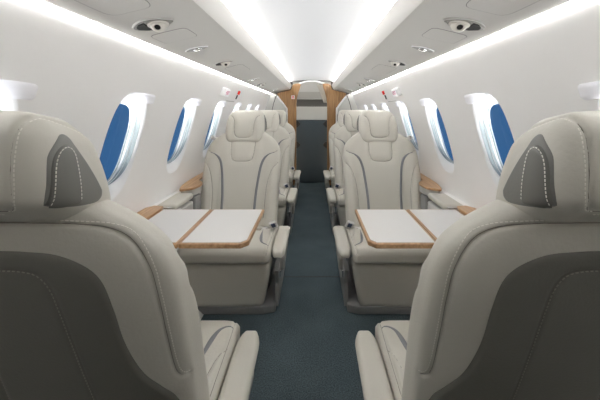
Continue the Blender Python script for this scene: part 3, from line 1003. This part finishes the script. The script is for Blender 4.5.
    bm = bmesh.new(); bmbox(bm, (ax*.302, .38, .275), (.046, .30, .09), .016, seg=3)
    from_bm('arm_support', bm, M['leather_fold'], t)
    prism('side_shroud', [(.10, .02), (.10, .24), (.42, .25), (.53, .23), (.50, .14), (.52, .02)], 'yz', ax*.278, ax*.300, M['grey'], t, bev=.004)
    bm = bmesh.new(); bmbox(bm, (ax*.303, .46, .18), (.008, .014, .045), .002); bmbox(bm, (ax*.305, .46, .195), (.012, .03, .012), .002); from_bm('recline_lever', bm, M['chrome'], t)
    # plinth + pedestal
    prism('plinth', [(-.26, .05), (-.26, .53), (-.22, .56), (.22, .56), (.285, .54), (.285, .05)] if ax > 0 else [(-.285, .05), (-.285, .54), (-.22, .56), (.22, .56), (.26, .53), (.26, .05)], 'xy', .0, .045, M['grey'], t, bev=.006)
    bm = bmesh.new(); bmbox(bm, (0, .22, .165), (.46, .34, .24), .01); from_bm('pedestal', bm, M['grey'], t)
    if belts:
        # belt: inboard half with lift buckle, outboard strap end
        P3 = [(ax*.255, .26, .39), (ax*.235, .29, .398), (ax*.19, .33, .394), (ax*.14, .36, .390)]
        strap_bm(P3, .022, 'belt_strap', t)
        bk = box('buckle', (ax*.246, .325, .412), (.046, .022, .058), M['belt'], t, bev=.006, rot=Matrix.Rotation(ax*-.35, 3, 'Y') @ Matrix.Rotation(-.5, 3, 'X'), seg=3)
        box('release_button', (ax*.246, .337, .416), (.026, .012, .034), M['navy'], bk, bev=.003, rot=Matrix.Rotation(ax*-.35, 3, 'Y') @ Matrix.Rotation(-.5, 3, 'X'))
        box('tongue', (ax*.150, .356, .396), (.050, .028, .007), M['chrome'], t, bev=.002)
    # shoulder harness guide at the outboard shoulder
    g = box('harness_guide', (-ax*.222, .062, .945), (.045, .030, .030), M['belt'], t, bev=.008, rot=Matrix.Rotation(ax*.5, 3, 'Y'), seg=3)
    box('guide_clip', (-ax*.232, .075, .957), (.018, .018, .012), M['chrome'], g, bev=.003)
    # headrest posts
    bm = bmesh.new()
    for s_ in (-1, 1):
        r = bmesh.ops.create_cone(bm, segments=14, radius1=.008, radius2=.008, depth=.09, cap_ends=True); bmesh.ops.translate(bm, verts=r['verts'], vec=(s_*.05, .02, .985))
    from_bm('headrest_posts', bm, M['chrome'], t, smooth=True)
    return t

def strap_bm(pts, w, name, parent):
    P = curve(pts, .01); T = np.gradient(P, axis=0); T /= np.linalg.norm(T, axis=1)[:, None]
    S = np.cross(T, np.array([0, 0, 1.])); S /= np.linalg.norm(S, axis=1)[:, None]; U = np.cross(S, T)
    V = []; F = []
    for p, s, u in zip(P, S, U):
        for a, b in ((-1, -1), (1, -1), (1, 1), (-1, 1)): V.append(p+s*a*w/2+u*b*.0012)
    for i in range(len(P)-1):
        for k in range(4): F.append((i*4+k, i*4+(k+1) % 4, i*4+4+(k+1) % 4, i*4+4+k))
    F += [(0, 1, 2, 3), (len(V)-1, len(V)-2, len(V)-3, len(V)-4)]
    return mesh(name, V, F, M['belt'], parent, smooth=False)

near_l = make_seat(1, 'cabin_seat', 'cream leather seat seen from behind at the left, taupe back shell', 'near seats seen from behind')
near_l.location = (-.512, .485, 0)
near_r = make_seat(-1, 'cabin_seat', 'cream leather seat seen from behind at the right, taupe back shell', 'near seats seen from behind')
near_r.location = (.500, .485, 0)
rows = [(2.205, 'facing across the folding table'), (3.17, 'in the middle row, half hidden'), (4.03, 'in the rearmost row by the doorway')]
for sx, sd in ((-1, 'left'), (1, 'right')):
    first = make_seat(sx, 'cabin_seat', '', 'seats facing forward down the aisle', True)
    th = math.radians(-8); pv = Vector((0, .02, 1.0))      # these seatbacks stand more upright than the near ones
    fb = first.children[0]; fb.rotation_euler = (th, 0, 0); fb.location = pv-Matrix.Rotation(th, 3, 'X') @ pv
    for i, (y, w) in enumerate(rows):
        c = first if i == 0 else copy_tree(first)
        c.location = (sx*(.496 if sx > 0 else .484), y, 0); c.rotation_euler = (0, 0, PI)
        c['label'] = 'cream leather seat on the %s, %s' % (sd, w); c['group'] = 'seats facing forward down the aisle'

# ------------------------------------------------------------------ world: high-altitude sky, unseen white glow added below to brighten window recesses
w = bpy.data.worlds.new('sky'); SC.world = w; w.use_nodes = True
nt = w.node_tree; bg = nt.nodes['Background']
tc = nt.nodes.new('ShaderNodeTexCoord'); sp = nt.nodes.new('ShaderNodeSeparateXYZ'); r = nt.nodes.new('ShaderNodeValToRGB')
mp = nt.nodes.new('ShaderNodeMapRange'); mp.inputs[1].default_value = -1; mp.inputs[2].default_value = 1
nt.links.new(tc.outputs['Generated'], sp.inputs[0]); nt.links.new(sp.outputs['Z'], mp.inputs[0]); nt.links.new(mp.outputs[0], r.inputs['Fac'])
e = r.color_ramp.elements
e[0].position = 0; e[0].color = (1, 1, 1, 1)
e[1].position = 1; e[1].color = (.00115, .0037, .0085, 1)
for p, c in ((.22, (1, 1, 1, 1)), (.28, (.00115, .0037, .0085, 1)), (.5, (.00115, .0037, .0085, 1))):
    x = r.color_ramp.elements.new(p); x.color = c
nt.links.new(r.outputs['Color'], bg.inputs['Color']); bg.inputs['Strength'].default_value = 22

# ------------------------------------------------------------------ camera
cam = bpy.data.cameras.new('camera'); co = bpy.data.objects.new('camera', cam); COL.objects.link(co)
cam.sensor_width = 36; cam.lens = 293/600*36; cam.clip_start = .02
co.location = (.012, 0, 1.15); co.rotation_euler = (PI/2, 0, 0)
cam.shift_x = -12.5/600; cam.shift_y = -90/600
SC.camera = co
SC.view_settings.view_transform = 'Standard'; SC.view_settings.look = 'None'
SC.view_settings.exposure = .6; SC.view_settings.gamma = 1
SC.view_settings.use_curve_mapping = False
SC.cycles.max_bounces = 10; SC.cycles.diffuse_bounces = 7; SC.cycles.use_denoising = True
SC.cycles.sample_clamp_indirect = 4
